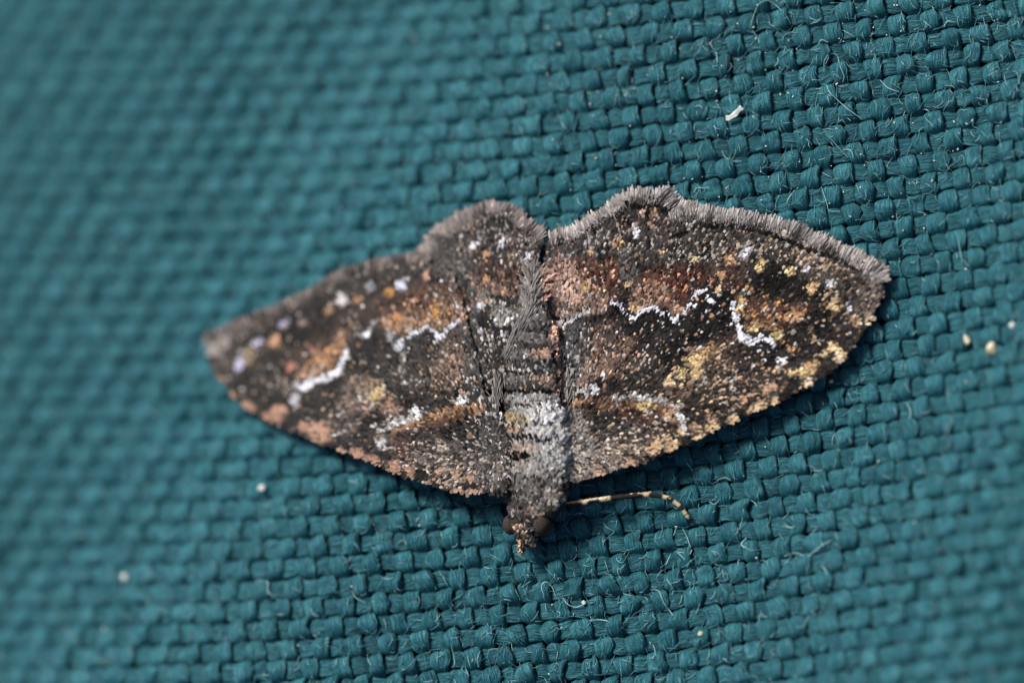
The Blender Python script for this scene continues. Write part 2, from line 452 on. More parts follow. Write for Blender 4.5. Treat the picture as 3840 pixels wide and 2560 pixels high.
blob(2220,1420,55,70,(150,118,96),0.25,0.7); blob(2150,1330,45,150,(98,96,96),0.08,0.85); blob(2125,1450,30,90,(104,100,98),0,0.8)
blob(2090,1215,40,18,KB,0.2,1); blob(2360,1240,50,26,KB,0,0.9); blob(2470,1180,34,20,KB,-0.5,0.9); blob(2730,1225,34,34,KB,0,0.95); blob(2850,1300,52,26,KB,0,0.95); blob(2890,1260,30,24,KB,0,0.9)  # bluish-black shadows below the white line, painted into the scale colour
blob(2680,1380,100,60,(92,72,60),-0.4,0.85); blob(2760,1370,80,60,(84,70,60),0,0.7); blob(2810,1320,70,40,(50,46,42),0,0.8); blob(2730,1290,80,35,(70,52,42),0,0.7)
blob(2640,1480,140,60,(62,56,52),-0.3,0.7); blob(2900,1430,90,55,(70,62,56),-0.4,0.7); blob(3060,1220,75,75,(32,30,28),0,1); blob(3020,1290,80,45,(40,36,33),0,0.9)
blob(3150,1240,60,60,(48,38,34),0,0.8); blob(3170,1130,60,70,(76,64,56),0,0.7); blob(3050,1350,60,30,(62,50,44),-0.4,0.8)
blob(2950,1180,80,40,(112,66,42),-0.3,0.7); blob(2870,1210,50,35,(84,42,36),0,0.6)
# gold areas
line([(2768,1130),(2775,1160),(2810,1190),(2820,1230)],34,(160,112,62),0.95); line([(2800,1235),(2850,1220),(2890,1225),(2910,1250)],32,GB,0.95); blob(2905,1255,20,20,(190,165,84)); blob(2815,1236,26,18,Y); blob(2772,1150,14,24,Y)
blob(2960,1192,26,22,ORG); blob(2870,1155,18,15,ORG); blob(2990,1175,18,14,ORG); blob(2800,1088,16,18,ORG); blob(2700,1042,16,14,ORG)
line([(2658,1195),(2660,1200)],8,ORG)
blob(2605,1350,44,24,Y,-0.5); blob(2640,1322,30,16,ORG,-0.6); blob(2545,1405,24,20,(206,172,106)); blob(2600,1410,20,34,(200,166,100),0.3); blob(2497,1437,20,24,(210,172,120)); blob(2660,1295,16,16,ORG); blob(2592,1315,18,14,(150,108,86))
blob(2530,1470,60,30,(128,100,82),-0.2,0.8); blob(2620,1450,40,30,(120,100,84),0,0.7); blob(2670,1330,30,40,(130,92,56),-0.4,0.7)
# postmedian brown band
line([(2130,1530),(2220,1520),(2330,1525),(2430,1530),(2490,1545),(2515,1590)],58,(120,84,56),0.9); blob(2400,1565,90,26,(100,58,38),0,0.8); blob(2410,1526,40,16,Y); blob(2150,1516,28,18,(190,146,92)); blob(2215,1528,22,12,(60,42,34)); blob(2500,1550,26,30,(170,128,86)); blob(2165,1590,50,40,(124,86,52),0,0.7)
blob(2470,1610,40,40,(52,42,38),0,0.9); blob(2480,1600,14,30,(70,40,34))
line([(2130,1490),(2160,1482),(2218,1470)],16,(198,194,190),0.8); line([(2300,1500),(2350,1488),(2420,1497),(2480,1508),(2520,1520),(2538,1560),(2545,1600)],20,(176,172,168),0.75); blob(2222,1472,18,16,Wt); blob(2258,1415,8,10,Wt); blob(2240,1445,18,14,K)
blob(2540,1575,16,26,(200,196,192))
# costal zone
blob(2300,1690,230,90,(88,78,72),-0.25,0.75); blob(2200,1730,110,80,(132,120,112),-0.2,0.7); blob(2340,1720,70,50,(150,126,108),-0.3,0.5)
line([(2140,1800),(2250,1770),(2380,1720),(2470,1670),(2560,1640),(2680,1575),(2800,1525),(2900,1470),(3020,1400)],46,(120,94,76),0.25,0.6)
CUR = POST
for x, y in [(2160,1815),(2280,1795),(2340,1782),(2415,1740),(2475,1705),(2565,1665),(2640,1625),(2705,1590),(2770,1565),(2862,1525),(2940,1480),(2965,1440),(3070,1400),(3090,1370)]: blob(x,y,34,26,(24,21,20),-0.5,0.95)
for x, y, r_ in [(2247,1806,24),(2308,1791,20),(2190,1812,16),(2377,1764,18),(2511,1678,26),(2438,1676,32),(2612,1640,24),(2666,1603,26),(2735,1573,20),(2823,1535,26),(2894,1502,18),(2850,1518,20),(2600,1655,20),(2500,1640,20),(2540,1620,16)]: blob(x,y,r_,r_*0.72,CR,-0.45,0.95)
for x, y, r_ in [(2775,1498,26),(2867,1463,30),(2660,1570,26),(2590,1600,26),(2890,1450,24),(2740,1530,22),(2430,1690,30),(2350,1740,34),(2240,1760,36)]: blob(x,y,r_*0.62,r_*0.5,(190,154,126),-0.3,0.9)
CUR = OPS
line([(2955,1400),(3000,1385),(3060,1392),(3090,1370)],30,Y,0.95); blob(3012,1425,24,20,(216,180,132)); line([(3085,1335),(3110,1305),(3140,1320),(3155,1335)],30,(206,172,110),0.95); blob(3135,1345,16,18,CR); blob(3100,1345,16,20,PB); blob(3030,1365,24,14,(188,140,86),-0.4)
blob(2960,1310,18,14,ORG); blob(2920,1358,17,17,Wt); blob(2940,1345,8,8,Wt)
# submarginal spots
for x, y, rx, ry, c in [(2207,957,11,17,(196,158,112)),(2317,922,18,22,ORG),(2290,1032,14,12,ORG),(2200,1080,10,16,(196,150,84)),(2450,820,14,24,(188,146,104)),(2405,800,18,10,PT),(2475,950,14,15,(196,150,110)),
  (2597,977,18,13,Y),(2730,985,20,20,ORG),(2842,1000,22,24,Y),(2952,1022,16,18,Y),(2680,1094,12,14,(196,166,88)),(3038,1082,17,28,(206,160,98)),(3120,1148,28,26,(206,168,106)),(2345,1075,20,14,(190,150,98)),(2380,1160,24,18,(200,156,98)),(2530,1165,14,14,(196,152,110)),
  (2895,890,26,10,(190,160,116)),(2810,875,22,10,(170,140,110)),(3030,925,16,12,(150,130,110)),(3090,1000,18,12,(176,146,106)),(2255,1090,8,8,Y),(3200,1203,22,24,(186,148,112)),(3250,1195,14,30,(222,188,144)),(3140,1010,18,10,(150,132,112)),(3030,1240,8,16,(150,116,80))]: blob(x,y,rx,ry,c)
for x, y, r_ in [(2260,958,30),(2370,915,20),(2240,870,12),(2345,840,22),(2430,810,16),(2700,1000,16),(2820,980,18),(3080,1090,18),(3170,1080,14),(2640,950,18),(2520,940,22)]: blob(x,y,r_,r_*1.1,K,0,0.9)
CUR = POST
for x, y, rx, ry, a in [(2378,878,10,26,-0.3),(2790,955,28,14,-0.7),(2808,945,10,16,0),(2662,1137,12,12,0),(3105,1073,14,11,0),(3018,1017,14,9,0),(3180,1150,9,22,0.2),(2595,1155,8,8,0),(2610,1100,7,7,0)]: blob(x,y,rx,ry,Wt,a)
# white lines
line([(2040,1195),(2070,1212),(2110,1226),(2145,1208),(2175,1190),(2205,1178)],13,(214,208,208),0.9); line([(2290,1156),(2320,1169),(2345,1196),(2362,1230),(2385,1206),(2412,1184),(2450,1174),(2478,1194),(2505,1211),(2522,1230),(2545,1204),(2560,1188)],20,(10,10,16),0.95); line([(2290,1142),(2320,1155),(2345,1180),(2362,1212),(2385,1190),(2412,1168),(2450,1158),(2478,1178),(2505,1195),(2522,1212),(2545,1188),(2560,1172)],14,Wt,0.95); line([(2562,1172),(2585,1145),(2612,1110),(2640,1092)],7,Wt,0.8)
line([(2742,1150),(2746,1195),(2758,1225),(2764,1260),(2785,1280),(2815,1288),(2850,1268),(2875,1282),(2900,1300)],14,Wt,1.0); blob(2790,1278,28,16,Wt,0.3); blob(2750,1195,16,16,Wt); line([(2010,1205),(2045,1190)],10,(200,194,190))
# dark line under the fringe
DARKLINE_R = [(2080,930),(2150,905),(2230,855),(2300,812),(2360,787),(2440,780),(2480,790),(2520,815)]
DARKLINE_R2 = [(2500,905),(2570,875),(2640,858),(2720,855),(2790,862),(2880,885),(2950,910),(3030,945),(3090,957),(3150,985),(3210,1020)]
line(DARKLINE_R,17,(10,9,9),1,0.3); line(DARKLINE_R2,17,(10,9,9),1,0.3)
line([(2300,1290),(2345,1262),(2390,1268),(2430,1300)],8,(14,13,13),0.9); line([(2240,1440),(2300,1452),(2360,1440),(2420,1452),(2480,1420)],8,(14,13,13),0.8); line([(2560,1250),(2545,1320),(2500,1400),(2470,1440)],9,(12,11,11),0.8)
line([(2650,1400),(2720,1412),(2790,1385),(2850,1395)],8,(14,13,13),0.8); line([(2560,1520),(2600,1480),(2680,1460),(2760,1440),(2820,1400)],9,(16,14,13),0.8); line([(2880,1380),(2960,1350),(3010,1320)],10,(14,12,12),0.8)
CUR = OPS
blob(3275,1020,62,52,(178,162,156),0.5,0.9); blob(3240,1130,55,70,(112,96,84),0.3,0.85); blob(3235,1040,30,40,(64,52,52),0.4,0.8); blob(3300,1100,30,40,(120,100,96),0,0.7)
line([(2078,1225),(2092,1290),(2100,1370),(2108,1450),(2112,1520)],26,(196,154,132),0.9); blob(2140,1640,60,110,(140,134,128),0.1,0.8); blob(2130,1740,60,70,(150,140,132),0,0.7); blob(2160,1800,70,26,(120,106,98),-0.2,0.7)
# --- left side
blob(1250,1350,720,470,(58,54,52),0.3,1,0.4)
blob(1830,900,240,150,(76,70,66),0,0.9); blob(1960,920,60,60,(92,86,82),0,0.7); blob(1700,880,130,80,(80,70,64),-0.5,0.8); blob(1860,830,60,40,(46,44,42),-0.2,0.8); blob(1960,880,40,20,(50,47,45),0.4,0.8)
blob(1850,1040,150,60,(88,62,52),0.05,0.95); blob(1760,1000,60,50,(78,56,46),0,0.8); blob(1720,950,40,60,(40,38,37),0,0.8); blob(1880,1090,110,28,(118,90,76),0,0.8); blob(1820,960,70,26,(52,48,45),0,0.8)
blob(1870,1210,110,60,(42,40,39),0,1); blob(1790,1190,40,50,(30,29,29),0,0.9); blob(1810,1115,26,26,(134,122,108),0,0.8)
blob(1900,1190,60,34,(146,142,138),0.1,0.8); line([(1855,1205),(1870,1220),(1900,1215),(1935,1210),(1960,1190),(1985,1165)],18,(196,192,188),0.85); line([(1800,1150),(1830,1140),(1850,1135)],14,(170,166,160),0.8); blob(1806,1160,14,13,Wt)
for x, y, rx, ry, c in [(1824,963,13,18,ORG),(1752,955,16,18,(140,110,96)),(1920,968,14,15,(176,144,112)),(1822,1053,14,16,ORG),(1887,1100,10,18,ORG),(1920,915,18,14,(120,96,84)),(1690,1040,14,10,ORG)]: blob(x,y,rx,ry,c)
CUR = POST
for x, y, rx, ry, a in [(1782,925,12,24,0.6),(1880,922,14,16,0.2),(1978,970,10,18,0.6),(1803,1250,8,8,0),(1845,1275,9,9,0),(1885,1260,8,8,0)]: blob(x,y,rx,ry,(214,210,218),a)
CUR = OPS
blob(1740,1080,45,200,(88,86,85),-0.12,0.85,0.6); blob(1770,1350,45,170,(84,80,78),-0.1,0.85,0.6); blob(1620,970,130,40,(100,96,92),0.25,0.7,0.6); blob(1690,1000,50,50,(94,90,86),0,0.7)
blob(1540,1010,130,45,(78,72,68),-0.1,0.7); blob(1570,1160,190,85,(104,72,54),-0.12,0.95); blob(1620,1130,110,35,(96,58,42),-0.1,0.7); blob(1640,1200,110,40,(150,108,74),-0.1,0.85); blob(1500,1220,60,40,(160,118,84),0.1,0.8); blob(1680,1140,50,40,(130,104,80),0,0.6); blob(1580,1185,70,10,(80,50,34),-0.1,0.7)
blob(1440,1130,80,60,(72,58,50),0,0.6); blob(1280,1210,140,70,(76,60,52),-0.5,0.7); blob(1200,1320,130,80,(88,64,52),-0.6,0.75); blob(1180,1210,90,60,(38,37,36),-0.3,0.9); blob(1080,1260,80,50,(36,35,34),0,0.9); blob(1420,1330,90,80,(40,39,38),0,0.9)
blob(1540,1340,160,70,(62,58,56),-0.2,0.85); blob(1600,1400,130,60,(80,72,67),-0.2,0.7); blob(1690,1380,60,90,(126,100,84),0.25,0.85); blob(1700,1290,45,50,(104,86,74),0,0.7); blob(1640,1460,100,40,(84,74,68),0,0.7)
blob(1330,1500,110,90,(118,98,88),-0.2,0.8); blob(1290,1580,110,60,(84,76,72),0,0.7); blob(1420,1470,30,40,(178,150,92),0.1,0.95); blob(1390,1450,36,26,(140,116,86),0,0.8); blob(1460,1520,36,36,(150,112,84),0,0.85); blob(1490,1540,30,24,(140,104,82),0,0.8); blob(1400,1580,60,30,(44,42,40),-0.8,0.85); blob(1250,1480,40,90,(46,44,42),0.2,0.8)
line([(1486,1640),(1500,1612),(1545,1597),(1600,1582),(1670,1557),(1736,1538),(1800,1540)],40,(156,110,66),0.95); line([(1500,1650),(1540,1625),(1620,1600),(1700,1582),(1780,1570)],30,(96,62,46),0.85); blob(1762,1550,18,12,(60,40,30))
line([(1437,1670),(1452,1630),(1472,1593),(1510,1575),(1560,1565)],18,(160,158,156),0.8); blob(1566,1550,22,14,(206,204,202)); blob(1736,1506,18,16,(196,196,194)); blob(1803,1508,10,16,(200,198,196)); blob(1535,1521,20,18,(24,23,22)); blob(1727,1477,14,14,(22,21,20)); blob(1482,1592,14,10,Wt)
blob(1600,1690,180,60,(84,74,70),0.2,0.7); blob(1560,1660,70,40,(60,48,44),0,0.7); blob(1700,1720,130,70,(112,102,95),0.2,0.65); blob(1520,1690,26,50,(96,62,48),0,0.7)
blob(1668,1678,22,18,(170,150,134)); blob(1440,1665,16,26,(170,166,162),-0.4)
blob(1850,1640,50,130,(86,82,80),0,0.8); blob(1840,1760,60,60,(112,104,98),0,0.7)
# crescent and gold on the left forewing
blob(1215,1360,90,34,(166,120,76),-0.6,0.9); blob(1282,1285,24,46,(150,108,70),0.3,0.9); blob(1145,1405,34,22,(160,118,88),-0.4,0.9)
CUR = POST
line([(1120,1455),(1150,1448),(1178,1434),(1236,1418),(1272,1390),(1296,1352),(1308,1322)],16,(214,214,220),1.0); blob(1250,1412,34,11,(224,224,230),-0.4); blob(1155,1450,22,14,Wt,-0.4); blob(1115,1500,20,24,(170,168,172)); blob(1260,1440,40,14,(24,23,24),-0.4)
line([(1490,1302),(1505,1285),(1535,1270),(1570,1252),(1600,1233),(1622,1248),(1652,1266),(1678,1246),(1695,1225),(1725,1205)],13,(196,198,206),0.95); blob(1500,1302,18,16,(206,208,216)); blob(1655,1268,18,12,(216,216,226)); blob(1378,1262,17,14,(216,216,232)); line([(1385,1245),(1400,1222),(1412,1205)],12,(150,150,152),0.8); blob(1470,1270,16,14,(140,144,150)); blob(1515,1350,6,18,(170,166,160)); blob(1515,1395,12,20,(160,150,142))
for x, y, rx, ry, c in [(1508,1078,19,19,(206,206,220)),(1290,1130,24,22,(200,196,194)),(1390,1082,16,18,(140,142,150)),(1378,1020,16,22,(124,118,112)),(1465,1100,18,17,ORG),(1602,1042,14,17,(178,136,116)),(1347,1130,14,18,(180,130,92)),(1237,1172,18,16,(160,128,98)),(1640,1185,20,18,(180,134,80)),(1488,1205,16,22,(178,130,84)),
  (1040,1283,19,18,(178,140,112)),(973,1285,20,12,(188,186,208)),(1073,1220,18,12,(176,174,196)),(905,1370,14,28,(180,176,200)),(940,1335,22,34,(146,128,104)),(1095,1378,17,15,(170,118,100)),(1190,1320,18,14,(150,108,96)),(1140,1210,20,12,(140,120,112)),(1430,1010,10,20,(110,104,80))]: blob(x,y,rx,ry,c,0.3 if ry>rx else -0.4)
CUR = OPS
blob(815,1290,60,42,(156,142,134),-0.6,0.9); blob(905,1230,60,26,(112,98,92),-0.5,0.75); blob(870,1380,60,40,(84,76,73),0,0.8); blob(975,1180,60,20,(104,88,82),-0.5,0.7); blob(960,1410,70,60,(50,46,44),0,0.8); blob(1020,1490,60,40,(52,48,45),0,0.8)
CUR = POST
for x, y, rx, ry in [(832,1428,26,22),(872,1480,22,18),(932,1530,40,22),(1005,1574,26,20),(1055,1550,34,36),(1208,1620,46,38),(1150,1600,26,20),(1287,1690,20,14),(1347,1705,30,28),(1398,1725,26,22),(1486,1750,26,28),(1430,1735,16,16),(1545,1765,20,20)]: blob(x,y,rx,ry,(168,132,112),0.4,0.9)
for x, y, r_ in [(855,1455,14),(900,1510,14),(965,1560,16),(1090,1580,26),(1255,1675,20),(1320,1712,12),(1370,1725,10),(1450,1752,14),(1575,1795,22)]: blob(x,y,r_,r_,(34,31,30),0,0.9)
for x, y, rx, ry in [(1615,1812,13,13),(1722,1832,24,12),(1785,1834,26,13),(1655,1762,20,15),(1715,1772,18,14),(1770,1786,20,13),(1690,1812,13,10),(1740,1795,11,12),(1640,1795,12,10)]: blob(x,y,rx,ry,(176,146,124),0.1,0.85)

line([(1535,1395),(1575,1376),(1624,1348),(1690,1345)],9,(16,15,15),0.85); line([(1590,1492),(1640,1474),(1700,1480),(1745,1465)],8,(16,15,15),0.8); line([(1380,1580),(1420,1545),(1450,1500)],16,(16,15,15),0.85); line([(1250,1500),(1300,1470),(1350,1480)],9,(20,18,18),0.7); line([(1490,1330),(1520,1380),(1500,1450),(1520,1500)],9,(16,15,15),0.7)
line([(1668,960),(1715,1010),(1742,1075),(1760,1150)],16,(14,13,13),0.45); line([(1000,1500),(1090,1520),(1160,1560),(1230,1570)],12,(20,18,18),0.7)  # first line: painted shade of the gap where forewing overlaps hindwing
def base_colour(px, py, warp, ops, C):
    wx = px + warp * fbm(px / 26.0, py / 26.0, 31, 2) * 1.3 + 0.5 * warp * vnoise(px / 8.0, py / 8.0, 77)
    wy = py + warp * fbm(px / 26.0, py / 26.0, 63, 2) * 1.3 + 0.5 * warp * vnoise(px / 8.0, py / 8.0, 99)
    for op in ops:
        if op[0] == 'b':
            _, x, y, rx, ry, col, a, s, soft = op
            dx, dy = wx - x, wy - y
            m_ = (np.abs(dx) < 2.2 * max(rx, ry)) & (np.abs(dy) < 2.2 * max(rx, ry))
            if not m_.any(): continue
            ca, sa = math.cos(a), math.sin(a)
            d = np.hypot((dx[m_] * ca + dy[m_] * sa) / rx, (-dx[m_] * sa + dy[m_] * ca) / ry)
            al = s * smooth(1 + soft, 1 - soft, d)
            C[m_] += (lin(col) - C[m_]) * al[:, None]
        else:
            _, P, w, col, s, soft = op
            m_ = (wx > P[:, 0].min() - w) & (wx < P[:, 0].max() + w) & (wy > P[:, 1].min() - w) & (wy < P[:, 1].max() + w)
            if not m_.any(): continue
            best = np.full(m_.sum(), 1e9)
            for A, Bq in zip(P[:-1], P[1:]):
                v = Bq - A; L2 = v @ v + 1e-9
                t = np.clip(((wx[m_] - A[0]) * v[0] + (wy[m_] - A[1]) * v[1]) / L2, 0, 1)
                best = np.minimum(best, np.hypot(wx[m_] - A[0] - t * v[0], wy[m_] - A[1] - t * v[1]))
            al = s * smooth(1 + soft, 1 - soft, best / (w * 0.5))
            C[m_] += (lin(col) - C[m_]) * al[:, None]
    return C

SPECKS = [(2330,1700,210,90,0.34,(186,170,152)),(2480,1640,140,60,0.26,(196,164,134)),(2700,1500,160,70,0.24,(190,156,128)),(2860,1430,120,60,0.20,(176,146,120)),(2700,930,300,45,0.32,(170,158,146)),(3040,970,140,45,0.36,(176,152,126)),
  (2250,900,120,40,0.30,(176,166,160)),(2400,860,100,40,0.22,(160,140,126)),(2180,1070,140,70,0.25,(206,166,144)),(2520,1090,150,60,0.22,(186,132,104)),(2300,1330,90,90,0.22,(178,146,124)),(2160,1320,60,160,0.25,(176,172,168)),(2640,1380,140,80,0.16,(168,140,112)),
  (2740,1390,110,60,0.14,(150,130,110)),(3100,1150,90,110,0.16,(170,146,118)),(2880,1180,120,60,0.16,(190,140,94)),(2560,1300,150,90,0.05,(190,188,186)),(2690,1120,80,70,0.08,(220,218,220)),(2870,1330,70,40,0.10,(220,218,222)),
  (1700,1740,130,70,0.36,(166,150,136)),(1560,1700,120,60,0.24,(156,138,126)),(1690,1400,80,100,0.20,(160,130,108)),(1330,1500,100,80,0.20,(156,132,116)),(1820,1330,60,170,0.20,(166,162,158)),(1850,900,150,90,0.16,(140,132,126)),(1850,1070,120,50,0.16,(140,104,88)),(1600,1190,150,50,0.22,(170,124,88)),(1840,1640,60,130,0.25,(160,156,152)),(1220,1350,90,50,0.2,(176,128,88))]
def scale_colours(px, py, r, ops, post, warp=8.0):
    n = len(px)
    C = base_colour(px, py, warp, ops, np.tile(lin(DG), (n, 1)))
    C = np.clip(C, 0, 1); C = C + 0.26 * (C.mean(1, keepdims=True) - C)
    C = C * (1.5 * (C.mean(1, keepdims=True) + 1e-4) ** 0.26) * np.exp(r.normal(0, 0.28, n))[:, None]
    lum = C.mean(1)
    # single pale, tan and black scales scattered over the pattern, in drifts
    dens = smooth(0.0, 0.6, fbm(px / 48.0, py / 48.0, 201, 2)) * smooth(0.004, 0.03, lum)
    q = r.random(n)
    pale = (q < 0.02 + 0.20 * dens) & (lum < 0.25)
    C[pale] = C[pale] * 0.3 + lin((190, 178, 166)) * 0.6
    tan = (q > 0.96) & (lum < 0.2)
    C[tan] = C[tan] * 0.5 + lin((160, 126, 98)) * 0.5
    blk = (r.random(n) < 0.10 + 0.34 * smooth(0.1, 0.5, fbm(px / 26.0, py / 26.0, 303, 2)))
    C[blk] *= 0.25
    wht = r.random(n) < 0.006 + 0.035 * dens
    C[wht] = lin((220, 216, 214)) * r.uniform(0.6, 1.0, wht.sum())[:, None]
    for (x, y, rx, ry, p, c_) in (SPECKS if post else []):
        m_ = (r.random(n) < 0.8 * p * np.exp(-((px - x) / rx) ** 2 - ((py - y) / ry) ** 2))
        C[m_] = lin(c_) * np.exp(r.normal(0, 0.25, m_.sum()))[:, None]
    if post:
        C = base_colour(px, py, 4.0, post, C)
        C = C * np.exp(r.normal(0, 0.16, n))[:, None] * np.where(r.random(n) < 0.07, 0.35, 1)[:, None]
    return np.clip(C, 0.003, 0.85)

# template of one scale: narrow stalk, broad body, notched end
SC_L = np.array([0.0, 0.35, 0.80, 1.0, 0.93, 1.02, 0.80, 0.35])
SC_W = np.array([0.0, 0.42, 0.50, 0.26, 0.0, -0.26, -0.50, -0.42])
def scales_mesh(P, D, N, L, Wd, tilt, C):
    """P root points, D along, N normal (unit, mm), L/Wd sizes, tilt lift angle, C colours"""
    n = len(P)
    D = D - N * np.sum(D * N, 1)[:, None]; D /= np.linalg.norm(D, axis=1)[:, None] + 1e-9
    Sd = np.cross(N, D)
    ct, st = np.cos(tilt)[:, None], np.sin(tilt)[:, None]
    D2 = D * ct + N * st; N2 = N * ct - D * st
    k = len(SC_L)
    bend = (SC_L ** 2)[None, :, None]
    cup = (np.abs(SC_W) ** 2)[None, :, None]
    V = P[:, None] + D2[:, None] * (SC_L[None, :, None] * L[:, None, None]) + Sd[:, None] * (SC_W[None, :, None] * Wd[:, None, None]) \
        - N2[:, None] * (bend * 0.10 * L[:, None, None]) - N2[:, None] * (cup * 0.35 * Wd[:, None, None])
    F = (np.arange(n) * k)[:, None] + np.arange(k)[None, :]
    q = np.arange(n)[:, None] * k
    F = np.concatenate([q + np.array([[0, 7, 4, 1]]), q + np.array([[1, 4, 3, 2]]), q + np.array([[7, 6, 5, 4]])])
    col = np.repeat(C[:, None, :], k, 1) * (0.80 + 0.30 * SC_L)[None, :, None]
    return V.reshape(-1, 3), F, col.reshape(-1, 3)

OPS_WING = OPS
moth = bpy.data.objects.new('moth', None); link(moth)
moth.location = tuple(at(1995.0, 1500.0, 0.3) * MM)
moth['label'] = 'mottled brown and grey moth with spread wings resting on teal cloth'
moth['category'] = 'moth'
OFF = at(1995.0, 1500.0, 0.3)

def wing(name, poly, fore, base, seed, label=None, fringe=None, fr_len=85, fr_col=(152, 145, 142)):
    r = np.random.default_rng(seed)
    # membrane: two skins and a rim
    edge = resample(poly, 26)
    # shrink a little so the scales overhang
    cen = edge.mean(0)
    gx, gy = np.meshgrid(np.arange(poly[:, 0].min(), poly[:, 0].max(), 34), np.arange(poly[:, 1].min(), poly[:, 1].max(), 34))
    gp = np.stack([gx.ravel(), gy.ravel()], 1) + r.uniform(-6, 6, (gx.size, 2))
    gp = gp[inside(gp[:, 0], gp[:, 1], poly)]
    ne = np.roll(edge, -1, 0) - np.roll(edge, 1, 0); ne = np.stack([ne[:, 1], -ne[:, 0]], 1); ne /= np.linalg.norm(ne, axis=1)[:, None]
    tst = inside(edge[:, 0] + ne[:, 0] * 8, edge[:, 1] + ne[:, 1] * 8, poly)
    if tst.mean() > 0.5: ne = -ne
    inner = edge - ne * 7
    if fringe is not None:
        fp = resample(np.array(fringe, float), 20, False)
        dmin = np.min(np.hypot(edge[:, None, 0] - fp[None, :, 0], edge[:, None, 1] - fp[None, :, 1]), 1)
        inner = edge - ne * np.where(dmin < 40, fr_len * 0.80, 7)[:, None]
    dd = np.min(np.hypot(gp[:, None, 0] - inner[None, :, 0], gp[:, None, 1] - inner[None, :, 1]), 1)
    gp = gp[(dd > 16) & inside(gp[:, 0], gp[:, 1], inner)]
    pts = np.concatenate([inner, gp]); ni = len(inner)
    res = geometry.delaunay_2d_cdt([Vector(p) for p in pts], [], [list(range(ni))], 1, 1e-4)
    vv = np.array([list(q) for q in res[0]]); ff = np.array([list(f) for f in res[2] if len(f) == 3])
    z = wing_z(vv[:, 0], vv[:, 1], fore)
    top = at(vv[:, 0], vv[:, 1], z); bot = top.copy(); bot[:, 2] -= 0.03
    a, b, c = top[ff[:, 0]], top[ff[:, 1]], top[ff[:, 2]]
    flip = np.cross(b - a, c - a)[:, 2] < 0
    ff[flip] = ff[flip][:, ::-1]
    nv = len(vv)
    e = {}
    for t in ff:
        for p, q in ((t[0], t[1]), (t[1], t[2]), (t[2], t[0])):
            e[(p, q)] = True
    rim = np.array([[q, p, p + nv, q + nv] for (p, q) in e if (q, p) not in e])
    w = mesh_obj(name, np.concatenate([top, bot]) - OFF, [ff, ff[:, ::-1] + nv, rim], M_memb, moth)
    if label: w['label'] = label
    # scales
    sx, sy = 6.0, 7.0
    gx, gy = np.meshgrid(np.arange(poly[:, 0].min(), poly[:, 0].max(), sx), np.arange(poly[:, 1].min(), poly[:, 1].max(), sy))
    gp = np.stack([gx.ravel(), gy.ravel()], 1) + r.uniform(-5, 5, (gx.size, 2))
    gp = gp[inside(gp[:, 0], gp[:, 1], inner)]
    px, py = gp[:, 0], gp[:, 1]
    C = scale_colours(px, py, r, OPS_WING, POST, 7.0)
    z = wing_z(px, py, fore) + r.uniform(0.0, 0.02, len(px))
    P = at(px, py, z)
    h = 6.0
    Px = at(px + h, py, wing_z(px + h, py, fore)) - at(px - h, py, wing_z(px - h, py, fore))
    Py = at(px, py - h, wing_z(px, py - h, fore)) - at(px, py + h, wing_z(px, py + h, fore))
    N = np.cross(Px, Py); N /= np.linalg.norm(N, axis=1)[:, None]
    dv = gp - base; dv /= np.linalg.norm(dv, axis=1)[:, None]
    ja = r.normal(0, 0.30, len(px)); ca, sa = np.cos(ja), np.sin(ja)
    dv = np.stack([dv[:, 0] * ca - dv[:, 1] * sa, dv[:, 0] * sa + dv[:, 1] * ca], 1)
    D = np.stack([dv[:, 0], -dv[:, 1], np.zeros(len(px))], 1)
    L = r.uniform(0.11, 0.22, len(px)); Wd = r.uniform(0.06, 0.12, len(px))
    big = r.random(len(px)) < 0.03; L[big] *= 1.5; Wd[big] *= 1.5
    tilt = np.abs(r.normal(0.08, 0.14, len(px)))
    V, F, col = scales_mesh(P - OFF, D, N, L, Wd, tilt, C)
    mesh_obj('wing_scales', V, F, M_scale, w, col=col, smooth_shade=False, kind='stuff')
    # fringe of long hair scales along the outer margin
    if fringe is not None:
        fp0 = resample(np.array(fringe, float), 2.0, False)
        fn = np.gradient(fp0, axis=0); fn = np.stack([fn[:, 1], -fn[:, 0]], 1); fn /= np.linalg.norm(fn, axis=1)[:, None]
        if inside(fp0[:, 0] + fn[:, 0] * 12, fp0[:, 1] + fn[:, 1] * 12, poly).mean() > 0.5: fn = -fn
        Pp, Dd, Ll, Ww, Cc, Tt = [], [], [], [], [], []
        arc = np.arange(len(fp0)) * 2.0
        for layer, (r0, ln) in enumerate([(1.0, 0.42), (0.72, 0.46), (0.52, 0.52), (0.85, 0.80)]):
            n = len(fp0)
            root = fp0 - fn * (fr_len * r0 + r.normal(0, 5, n))[:, None] + r.normal(0, 2, (n, 2))
            clump = fbm(arc / 22.0, np.full(n, layer * 9.0), seed + layer, 2)
            L_ = fr_len * ln * (1 + 0.07 * r.normal(0, 1, n) + 0.17 * clump + 0.12 * np.sin(arc * 2 * np.pi / 118.0))
            check = smooth(0.15, 0.45, np.sin(arc / 24.0 + 2.2 * vnoise(arc / 90.0, np.zeros(n), seed)))
            mott = np.exp(0.75 * fbm(arc / 30.0, np.full(n, 2.0 * layer), seed + 40, 3))
            cbase = lin(fr_col) * (mott * (1 - 0.8 * check * (0.95 if layer in (0, 3) else 0.25)))[:, None]
            cbase = cbase * np.exp(r.normal(0, 0.17, n))[:, None] * np.where(r.random(n) < 0.06, 0.4, 1)[:, None]
            cbase[r.random(n) < 0.05] = lin((196, 176, 168))
            dirn = fn + np.stack([0.16 * clump, 0.12 * vnoise(arc / 17.0, np.full(n, 3.3), seed)], 1) + r.normal(0, 0.10, (n, 2))
